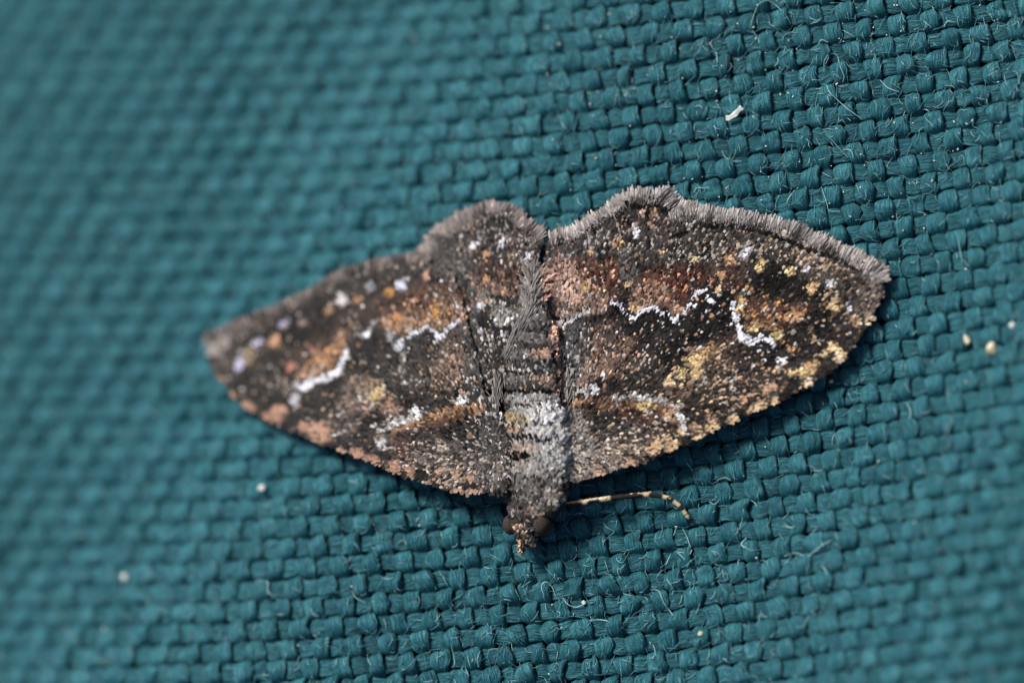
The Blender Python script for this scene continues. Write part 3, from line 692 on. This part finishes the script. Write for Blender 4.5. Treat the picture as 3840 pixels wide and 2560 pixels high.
            z = wing_z(root[:, 0], root[:, 1], fore) + 0.01 + 0.012 * layer + r.uniform(0, 0.02, n)
            Pp.append(at(root[:, 0], root[:, 1], z)); Dd.append(np.stack([dirn[:, 0], -dirn[:, 1], np.zeros(n)], 1))
            Ll.append(L_ / PXMM); Ww.append(r.uniform(0.035, 0.07, n) * (1.7 if layer in (0, 1) else 1.0)); Cc.append(cbase); Tt.append(r.normal(-0.06, 0.07, n))
        Pp, Dd, Ll, Ww, Cc, Tt = map(np.concatenate, (Pp, Dd, Ll, Ww, Cc, Tt))
        Nn = np.tile([0, 0, 1.0], (len(Pp), 1))
        V, F, col = scales_mesh(Pp - OFF, Dd, Nn, Ll, Ww, Tt, np.clip(Cc, 0.004, 0.8))
        mesh_obj('fringe', V, F, M_hair, w, col=col, smooth_shade=False, kind='stuff')
    return w

RH_FR = o2p([(1258,534),(1300,522),(1345,498),(1400,460),(1430,438),(1450,431),(1490,432),(1530,428),(1560,452),(1600,468)])
RF_FR = o2p([(1535,486),(1600,470),(1660,478),(1720,485),(1780,497),(1830,512),(1880,535),(1940,560),(1985,582),(2020,600),(2038,625),(2040,645)])
LH_FR = o2p([(1252,530),(1236,515),(1215,500),(1190,478),(1160,463),(1130,460),(1090,470),(1050,485),(1010,510),(980,538),(948,576)])
LF_FR = o2p([(463,785),(470,772),(490,758),(550,730),(620,705),(700,668),(760,630),(820,605),(880,590),(940,582),(985,590)])
wing('hindwing', RH, False, BASE_R, 11, 'right hindwing, rust banded with grey fringe', RH_FR, 62)
wing('hindwing', LH, False, BASE_L, 12, 'left hindwing, dull brown and mostly under the forewing', LH_FR, 60, (122, 114, 110))
wing('forewing', RF, True, BASE_R, 13, 'right forewing with white zigzag line and yellow flecks', RF_FR, 60)
wing('forewing', LF, True, BASE_L, 14, 'left forewing with white crescent above a gold patch', LF_FR, 34, (96, 88, 84))

# ------------------------------------------------------------------ body: one lofted mesh from abdomen tip to palps
#        y     x    halfwidth  z   halfheight
RINGS = [(985, 2000, 6, 0.98, 0.06),(1010,2000,20,1.0,0.16),(1080,1998,38,1.02,0.28),(1160,1994,60,1.05,0.42),(1260,1990,84,1.08,0.56),(1360,1988,96,1.10,0.66),(1450,1988,102,1.12,0.70),(1520,1992,106,1.12,0.74),
         (1580,1996,112,1.14,0.78),(1660,1998,118,1.15,0.80),(1730,1995,122,1.15,0.80),(1790,1990,124,1.12,0.78),(1835,1988,130,1.08,0.74),(1870,1985,120,1.04,0.68),(1910,1974,94,1.0,0.62),(1960,1960,60,0.95,0.54),(2000,1962,46,0.88,0.44),(2030,1960,28,0.80,0.30),(2046,1958,8,0.76,0.12)]
RG = catmull(RINGS, 6)
NB = 28
phi = np.linspace(0, 2 * np.pi, NB, endpoint=False)
def body_axis():
    c = at(RG[:, 1], RG[:, 0], RG[:, 3] + 0.45 * RG[:, 4]); c[:, 2] = RG[:, 3] + lie(RG[:, 1], RG[:, 0])
    t = np.gradient(c, axis=0); t[:, 2] = 0; t /= np.linalg.norm(t, axis=1)[:, None]
    return c, np.stack([-t[:, 1], t[:, 0], 0 * t[:, 0]], 1), t
BC, BS, BT = body_axis()
if BS[0, 0] < 0: BS = -BS
hw = RG[:, 2] / PXMM; hh = RG[:, 4] * np.interp(RG[:, 0], [1200, 1500, 1900, 2050], [0.85, 0.72, 0.75, 1.0])
segm = 1 + 0.06 * np.sin((RG[:, 0] - 1200) / 72.0 * 2 * np.pi) * (RG[:, 0] < 1760)
BV = BC[:, None] + BS[:, None] * (np.cos(phi)[None, :] * (hw * segm)[:, None])[..., None]
BV[..., 2] += (np.sign(np.sin(phi)) * np.abs(np.sin(phi)) ** 0.75)[None, :] * (hh * segm)[:, None]
BV[..., 2] = np.maximum(BV[..., 2], 0.33 + lie(RG[:, 1], RG[:, 0])[:, None])
nR = len(RG)
i, j = np.meshgrid(np.arange(nR - 1), np.arange(NB), indexing='ij'); j2 = (j + 1) % NB
BF = np.stack([i * NB + j, (i + 1) * NB + j, (i + 1) * NB + j2, i * NB + j2], -1).reshape(-1, 4)
nn = np.cross(BV.reshape(-1, 3)[BF[:, 1]] - BV.reshape(-1, 3)[BF[:, 0]], BV.reshape(-1, 3)[BF[:, 2]] - BV.reshape(-1, 3)[BF[:, 0]])
out = BV.reshape(-1, 3)[BF].mean(1) - np.repeat(BC[:-1], NB, 0)
if np.sum(np.sum(nn * out, 1) < 0) > len(BF) / 2: BF = BF[:, ::-1]
body = mesh_obj('body', BV.reshape(-1, 3) - OFF, [BF, np.arange(NB)[None, :], ((nR - 1) * NB + np.arange(NB))[None, ::-1]], M_skin, moth)
body['label'] = 'grey scaled head, thorax and abdomen'

OPS_BODY = CUR = []
blob(1990,1350,140,200,(92,88,85),0,1); blob(2000,1660,190,170,(166,161,155),0,1,0.3); blob(1890,1650,40,180,(84,80,78),0,0.85)
blob(2040,1555,70,50,(206,203,198),0,0.9); blob(2050,1640,60,50,(190,186,180),0,0.8); blob(2060,1720,50,50,(176,172,166),0,0.7); blob(1950,1545,60,26,(130,126,122),0,0.8)
blob(1930,1585,64,13,(176,150,100),0.08,0.95); blob(1930,1630,34,17,(166,126,92),0.1,0.95); blob(1960,1694,60,24,(162,140,122),0,0.9); blob(1965,1765,64,22,(150,140,128),0,0.9); blob(2040,1790,50,24,(150,142,134),0,0.8)
line([(1885,1608),(1960,1602),(2040,1606)],9,(40,38,37),0.85); line([(1880,1662),(1960,1656),(2060,1664)],14,(22,21,22),0.95); blob(1950,1728,50,11,(14,13,13),0,1); line([(1890,1740),(2050,1745)],8,(50,47,45),0.7); line([(1900,1808),(2060,1812)],14,(40,38,36),0.85)
line([(1885,1480),(1980,1474),(2100,1484)],18,(12,12,12),1); line([(1892,1408),(2085,1412)],10,(40,38,36),0.8); line([(1895,1362),(2085,1368)],8,(36,34,33),0.8); line([(1898,1300),(2080,1306)],10,(36,34,32),0.8); line([(1905,1250),(2070,1252)],8,(40,38,36),0.7); line([(1890,1532),(2000,1528)],7,(50,47,45),0.7)
blob(2030,1335,40,20,(178,134,104),0.15,0.95); blob(1950,1335,36,16,(120,114,108),0,0.8); blob(2035,1438,50,20,(164,128,108),0.1,0.9); blob(1950,1440,46,18,(116,110,106),0,0.8); blob(1980,1388,80,11,(168,164,160),0,0.85); blob(1985,1503,90,12,(150,146,142),0,0.8); blob(1985,1278,70,14,(120,116,112),0,0.7)
blob(2095,1440,14,60,(190,144,120),0,0.95); blob(2085,1290,24,70,(190,146,124),-0.2,0.95)
line([(2075,1330),(2085,1420),(2098,1500),(2102,1550)],8,(14,12,12),0.95); line([(1893,1340),(1890,1440),(1885,1500)],8,(20,19,18),0.9)  # first line: shadow of the gap beside the right wing, painted in
blob(1990,1150,50,80,(120,116,112),0,0.9); blob(1995,1030,36,50,(104,100,96),0,0.9)
blob(1960,1880,120,60,(122,116,110),0,0.9); blob(2040,1860,50,22,(160,150,140),0,0.8); blob(2080,1880,26,26,(190,172,146),0,0.8); blob(1900,1850,40,30,(70,66,63),0,0.8); blob(1985,1925,50,16,(166,136,120),0.3,0.8); blob(1940,1900,40,20,(60,56,53),0.4,0.8); blob(1950,1955,44,28,(80,72,66),0,0.8); blob(1955,1992,32,15,(212,172,138),0,0.95); blob(1965,2035,30,26,(204,170,142),0,0.9); blob(1960,2018,22,8,(50,42,40),0,0.8)

def ringval(y):
    return [np.interp(y, RG[:, 0], q) for q in (hw * segm, hh * segm)] + [np.stack([np.interp(y, RG[:, 0], BC[:, k]) for k in range(3)], -1),
            np.stack([np.interp(y, RG[:, 0], BS[:, k]) for k in range(3)], -1)]
def proj(P):
    v = P - CAM; d = -(v @ W)
    return 1920 + (v @ RIGHT) / d * DIST * PXMM, 1280 - (v @ UP) / d * DIST * PXMM
r = np.random.default_rng(50)
yy = np.concatenate([r.uniform(990, 1500, 4200), r.uniform(1480, 1860, 6500), r.uniform(1820, 2045, 1500)])
ph = r.uniform(-0.25, np.pi + 0.25, len(yy))
w_, h_, c_, s_ = ringval(yy)
P = c_ + s_ * (np.cos(ph) * w_)[:, None]; P[:, 2] += np.sign(np.sin(ph)) * np.abs(np.sin(ph)) ** 0.75 * h_
N = s_ * (np.cos(ph) / w_)[:, None]; N[:, 2] += 1.6 * np.sin(ph) / h_; N /= np.linalg.norm(N, axis=1)[:, None]
bx, by = proj(P)
C = scale_colours(bx, by, r, OPS_BODY, None, 5.0)
T_ = np.stack([np.interp(yy, RG[:, 0], BT[:, k]) for k in range(3)], -1)
back = -T_ if np.mean(T_[:, 1]) < 0 else T_
back = np.where((back[:, 1] > 0)[:, None], back, -back)
D = back + r.normal(0, 0.35, (len(yy), 3))
thor = smooth(1500, 1600, yy) * (1 - smooth(1830, 1880, yy))
L = r.uniform(0.12, 0.24, len(yy)) * (1 + 0.5 * thor); Wd = r.uniform(0.06, 0.13, len(yy)) * (1 + 0.1 * thor)
head = yy > 1850
L[head] *= 0.95; Wd[head] *= 1.25
tilt = np.abs(r.normal(0.20, 0.22, len(yy))) + 0.12 * thor + 0.2 * head
V, F, col = scales_mesh(P - OFF, D, N, L, Wd, tilt, C)
mesh_obj('body_scales', V, F, M_scale, body, col=col, smooth_shade=False, kind='stuff')

# long hair tufts: sides of the abdomen and the wing roots
def tuft(px, py, z, ang, spread, n, L0, col, seed, parent, wdt=0.05, rx=26, ry=26):
    r = np.random.default_rng(seed)
    x = px + r.normal(0, rx, n); y = py + r.normal(0, ry, n)
    a = ang + r.normal(0, spread, n)
    D = np.stack([np.cos(a), np.sin(a), np.zeros(n)], 1)
    Cc = lin(col) * np.exp(r.normal(0, 0.35, n))[:, None]
    P = at(x, y, z + r.uniform(-0.1, 0.1, n))
    return P, D, L0 * r.uniform(0.6, 1.25, n), wdt * r.uniform(0.6, 1.4, n), np.abs(r.normal(0.05, 0.12, n)), Cc
def strip(x0, y0, x1, y1, z0, z1, ang, spread, n, L0, col, seed, wdt=0.045, w=9):
    P, D, L, Wd, tl, Cc = tuft(0, 0, 0, ang, spread, n, L0, col, seed, None, wdt)
    r = np.random.default_rng(seed + 500); t = r.random(n)
    P = at(x0 + (x1 - x0) * t + r.normal(0, w, n), y0 + (y1 - y0) * t + r.normal(0, w, n), z0 + (z1 - z0) * t + r.uniform(-0.03, 0.06, n))
    return P, D, L, Wd, tl, Cc
TU = [strip(1885,1350,1978,1190,1.25,1.52,math.radians(64),0.12,210,0.55,(128,125,122),3), strip(2082,1290,1996,1180,1.30,1.52,math.radians(128),0.14,150,0.55,(140,132,127),2),
      strip(1990,1190,1992,1010,1.50,1.18,math.radians(112),0.22,120,0.5,(134,128,124),4), strip(1992,1180,1994,1020,1.48,1.18,math.radians(66),0.22,110,0.5,(116,112,108),8),
      strip(2010,1170,2010,1040,1.30,1.1,math.radians(50),0.3,90,0.5,(196,156,136),7,0.06), strip(2092,1540,2070,1225,1.40,1.36,math.radians(92),0.25,240,0.17,(206,166,144),15,0.12,8), strip(2125,1560,2120,1440,1.35,1.2,math.radians(84),0.2,70,0.5,(128,122,118),5), strip(1862,1560,1866,1440,1.35,1.2,math.radians(96),0.2,70,0.5,(112,106,102),6)]
P, D, L, Wd, tl, Cc = [np.concatenate([t[k] for t in TU]) for k in range(6)]
V, F, col = scales_mesh(P - OFF, D, np.tile([0, 0, 1.0], (len(P), 1)), L, Wd, tl, Cc)
mesh_obj('hair_tufts', V, F, M_hair, body, col=col, smooth_shade=False, kind='stuff')

# eyes
def ellipsoid(c, ax, rings=18, segs=28):
    th_ = np.linspace(0, np.pi, rings); ph_ = np.linspace(0, 2 * np.pi, segs, endpoint=False)
    a, b = np.meshgrid(th_, ph_, indexing='ij')
    V = np.stack([np.sin(a) * np.cos(b) * ax[0], np.sin(a) * np.sin(b) * ax[1], np.cos(a) * ax[2]], -1).reshape(-1, 3) + c
    i, j = np.meshgrid(np.arange(rings - 1), np.arange(segs), indexing='ij'); j2 = (j + 1) % segs
    return V, np.stack([i * segs + j, (i + 1) * segs + j, (i + 1) * segs + j2, i * segs + j2], -1).reshape(-1, 4)
for (ex, ey, ez, axs) in [(2034, 1964, 1.18, (0.36, 0.43, 0.43)), (1917, 1966, 0.80, (0.32, 0.38, 0.34))]:
    V, F = ellipsoid(at(ex, ey, ez), axs); mesh_obj('eye', V - OFF, F, M_eye, moth)
# palps: two short tapered stalks covered in pale scales
r = np.random.default_rng(77)
for (pts) in [[(1958,2000,1.0),(1956,2030,0.95),(1957,2058,0.82)], [(1972,2005,0.92),(1985,2022,0.86),(1998,2030,0.8)]]:
    q = catmull(pts, 6); P = at(q[:, 0], q[:, 1], q[:, 2])
    V, F = tubes([P], [np.linspace(0.11, 0.05, len(P))], 8)
    palp = mesh_obj('palp', V - OFF, F, M_skin, moth)
    k = r.integers(0, len(P), 90); an = r.uniform(0, 2 * np.pi, 90)
    N = np.stack([np.cos(an), 0.2 * np.sin(an * 3), np.abs(np.sin(an))], 1); N /= np.linalg.norm(N, axis=1)[:, None]
    Cc = np.where((r.random(90) < 0.65)[:, None], lin((206, 172, 140)), lin((60, 50, 46))) * np.exp(r.normal(0, 0.2, 90))[:, None]
    V, F, col = scales_mesh(P[k] + N * 0.07 - OFF, np.tile([0.05, -1, -0.2], (90, 1)) + r.normal(0, 0.4, (90, 3)), N, r.uniform(0.12, 0.24, 90), r.uniform(0.07, 0.12, 90), np.abs(r.normal(0.2, 0.2, 90)), Cc)
    mesh_obj('palp_scales', V, F, M_scale, palp, col=col, smooth_shade=False, kind='stuff')
# antenna
AN = catmull([(2085,1893,1.05),(2105,1890,1.08),(2132,1890,1.05),(2197,1881,1.0),(2274,1869,0.95),(2351,1860,0.9),(2427,1854,0.82),(2496,1865,0.72),(2542,1891,0.62),(2565,1917,0.55),(2584,1944,0.48)], 8)
P = at(AN[:, 0], AN[:, 1], AN[:, 2])
s = np.linspace(0, 1, len(P)); rad = np.interp(s, [0, 0.06, 0.12, 0.6, 0.97, 1], [0.10, 0.12, 0.10, 0.095, 0.075, 0.04])
rad = rad * (1 + 0.06 * np.sin(s * 150))
V, F = tubes([P], [rad], 10)
xs = np.repeat(AN[:, 0], 10); idx = np.tile(np.arange(10), len(P))
ys = np.repeat(AN[:, 1], 10)
col = np.tile(lin((40, 35, 32)), (len(V), 1)) * np.exp(r.normal(0, 0.25, len(V)))[:, None]
arc = np.repeat(s, 10)
for cpx, wd in [(2100, 12), (2195, 9), (2268, 16), (2420, 8), (2494, 9)]:
    col[(np.abs(xs - cpx) < wd)] = lin((206, 186, 150))
for cy, wd in [(1888, 9), (1918, 7), (1940, 10)]:
    col[(xs > 2520) & (np.abs(ys - cy) < wd)] = lin((206, 184, 146))
topline = (V[:, 1] - np.repeat(P[:, 1], 10) > 0.02) & (xs < 2275) & (xs > 2120)
col[topline] = lin((190, 174, 150))
ant = mesh_obj('antenna', V - OFF, F, M_scale, moth, col=col)
k = np.concatenate([np.where(np.abs(AN[:, 0] - cpx) < 14)[0] for cpx in (2100, 2105, 2195, 2268, 2275, 2420, 2494)] + [np.where((AN[:, 0] > 2120) & (AN[:, 0] < 2275))[0]] + [np.where((AN[:, 0] > 2350) & (AN[:, 0] < 2430))[0]])
n = len(k)
tn = np.gradient(P, axis=0)[k]; tn /= np.linalg.norm(tn, axis=1)[:, None]
N = np.stack([r.normal(0, 0.2, n), r.uniform(0.1, 0.9, n), r.uniform(0.3, 1, n)], 1); N -= tn * np.sum(N * tn, 1)[:, None]; N /= np.linalg.norm(N, axis=1)[:, None]
V, F, col = scales_mesh(P[k] + N * rad[k][:, None] - OFF, tn, N, r.uniform(0.09, 0.16, n), r.uniform(0.05, 0.09, n), np.abs(r.normal(0.1, 0.15, n)), lin((206, 186, 152)) * np.exp(r.normal(0, 0.2, n))[:, None])
mesh_obj('antenna_scales', V, F, M_scale, ant, col=col, smooth_shade=False, kind='stuff')

# ------------------------------------------------------------------ crumbs and lint lying on the cloth
def pebble(name, px, py, rx, ry, rz, mat, seed, label, cat, ang=0.0, lift=0.0, group=None):
    r = np.random.default_rng(seed)
    V, F = ellipsoid(np.zeros(3), (1, 1, 1), 12, 16)
    d = 1 + 0.30 * fbm(V[:, 0] * 1.6 + seed, V[:, 1] * 1.6 + V[:, 2] * 1.3, seed, 2)
    V = V * d[:, None] * np.array([rx, ry, rz]) / PXMM
    ca, sa = math.cos(ang), math.sin(ang)
    V = np.stack([V[:, 0] * ca - V[:, 1] * sa, V[:, 0] * sa + V[:, 1] * ca, V[:, 2]], 1)
    z = float(fabric_height(np.array([px * 1.0]), np.array([py * 1.0]))[0])
    c = at(float(px), float(py), z + rz / PXMM * 0.75 + lift)
    ob = mesh_obj(name, V, F, mat)
    ob.location = tuple(c * MM); ob['label'] = label; ob['category'] = cat
    if group: ob['group'] = group
    return ob
pebble('crumb', 3719, 1309, 21, 23, 20, M_crumb, 1, 'round cream crumb on the cloth beyond the right wing tip', 'crumb')
pebble('crumb', 3626, 1274, 11, 20, 10, M_crumb, 2, 'wedge-shaped cream crumb beside the round one', 'crumb', 0.45)
pebble('crumb', 3795, 1218, 13, 12, 10, M_lint, 3, 'small pale crumb on a thread above the round cream crumb', 'crumb')
pebble('crumb', 2190, 2258, 9, 8, 8, M_lint, 4, 'white grain at the end of a curled fibre below the antenna', 'crumb')
pebble('crumb', 2626, 2374, 11, 8, 8, M_crumb, 5, 'cream flake on a thread near the bottom edge of the cloth', 'crumb', 0.4)
pebble('lint', 466, 2162, 14, 15, 10, M_lint, 6, 'round white lint speck on the cloth below the left wing', 'lint', 0)
pebble('lint', 392, 2359, 8, 7, 6, M_lint, 7, 'tiny pale lint fleck beside the branching fibre', 'lint', 0.4)
pebble('lint', 3117, 1428, 9, 8, 7, M_crumb, 8, 'tan grain on the cloth touching the shade of the right wing', 'lint', 0.4)
pebble('lint', 980, 1828, 18, 13, 9, M_lint, 9, 'fuzzy white lint tuft below the left forewing edge', 'lint', 0.5)
# a curled scrap of pale fibre
q = catmull([(2722,443),(2735,442),(2752,432),(2768,416),(2782,402)], 5)
z = fabric_height(q[:, 0], q[:, 1]).max() + 0.05
c = at(q[:, 0], q[:, 1], np.full(len(q), z)); tn = np.gradient(c, axis=0); tn /= np.linalg.norm(tn, axis=1)[:, None]
sd = np.stack([-tn[:, 1], tn[:, 0], 0 * tn[:, 0]], 1) * (0.10 * (0.9 + 0.12 * np.sin(np.arange(len(q)) * 0.7)))[:, None]
ring = np.stack([c + sd + [0, 0, .03], c + sd * .3 + [0, 0, .05], c - sd + [0, 0, .0], c - sd + [0, 0, -.03], c + sd + [0, 0, -.01]], 1)
i, j = np.meshgrid(np.arange(len(q) - 1), np.arange(5), indexing='ij'); j2 = (j + 1) % 5
F = np.stack([i * 5 + j, i * 5 + j2, (i + 1) * 5 + j2, (i + 1) * 5 + j], -1).reshape(-1, 4)
o_ = mesh_obj('scrap', ring.reshape(-1, 3), [F, np.arange(5)[None, ::-1], ((len(q) - 1) * 5 + np.arange(5))[None]], M_lint, smooth_shade=False)
o_['label'] = 'curled pinkish white scrap lying on the cloth above the right wing'; o_['category'] = 'scrap'

# dust: far too many to count
r = np.random.default_rng(91)
nD = 420
px = np.concatenate([r.uniform(0, 3840, nD // 2), r.uniform(2000, 3840, nD // 2)]); py = np.concatenate([r.uniform(0, 2560, nD // 2), r.uniform(0, 900, nD // 2)])
z = fabric_height(px, py) + 0.01
c = at(px, py, z)
V0_, F0_ = ellipsoid(np.zeros(3), (1, 1, 1), 5, 6)
size = r.uniform(0.012, 0.035, nD)
ax = np.stack([size * r.uniform(0.7, 2.2, nD), size, size * 0.7], 1)
a = r.uniform(0, np.pi, nD)
VV = V0_[None] * ax[:, None]
VV = np.stack([VV[..., 0] * np.cos(a)[:, None] - VV[..., 1] * np.sin(a)[:, None], VV[..., 0] * np.sin(a)[:, None] + VV[..., 1] * np.cos(a)[:, None], VV[..., 2]], -1) + c[:, None]
FF = (np.arange(nD) * len(V0_))[:, None, None] + F0_[None]
mesh_obj('dust_specks', VV.reshape(-1, 3), FF.reshape(-1, 4), M_lint, fabric, kind='stuff')
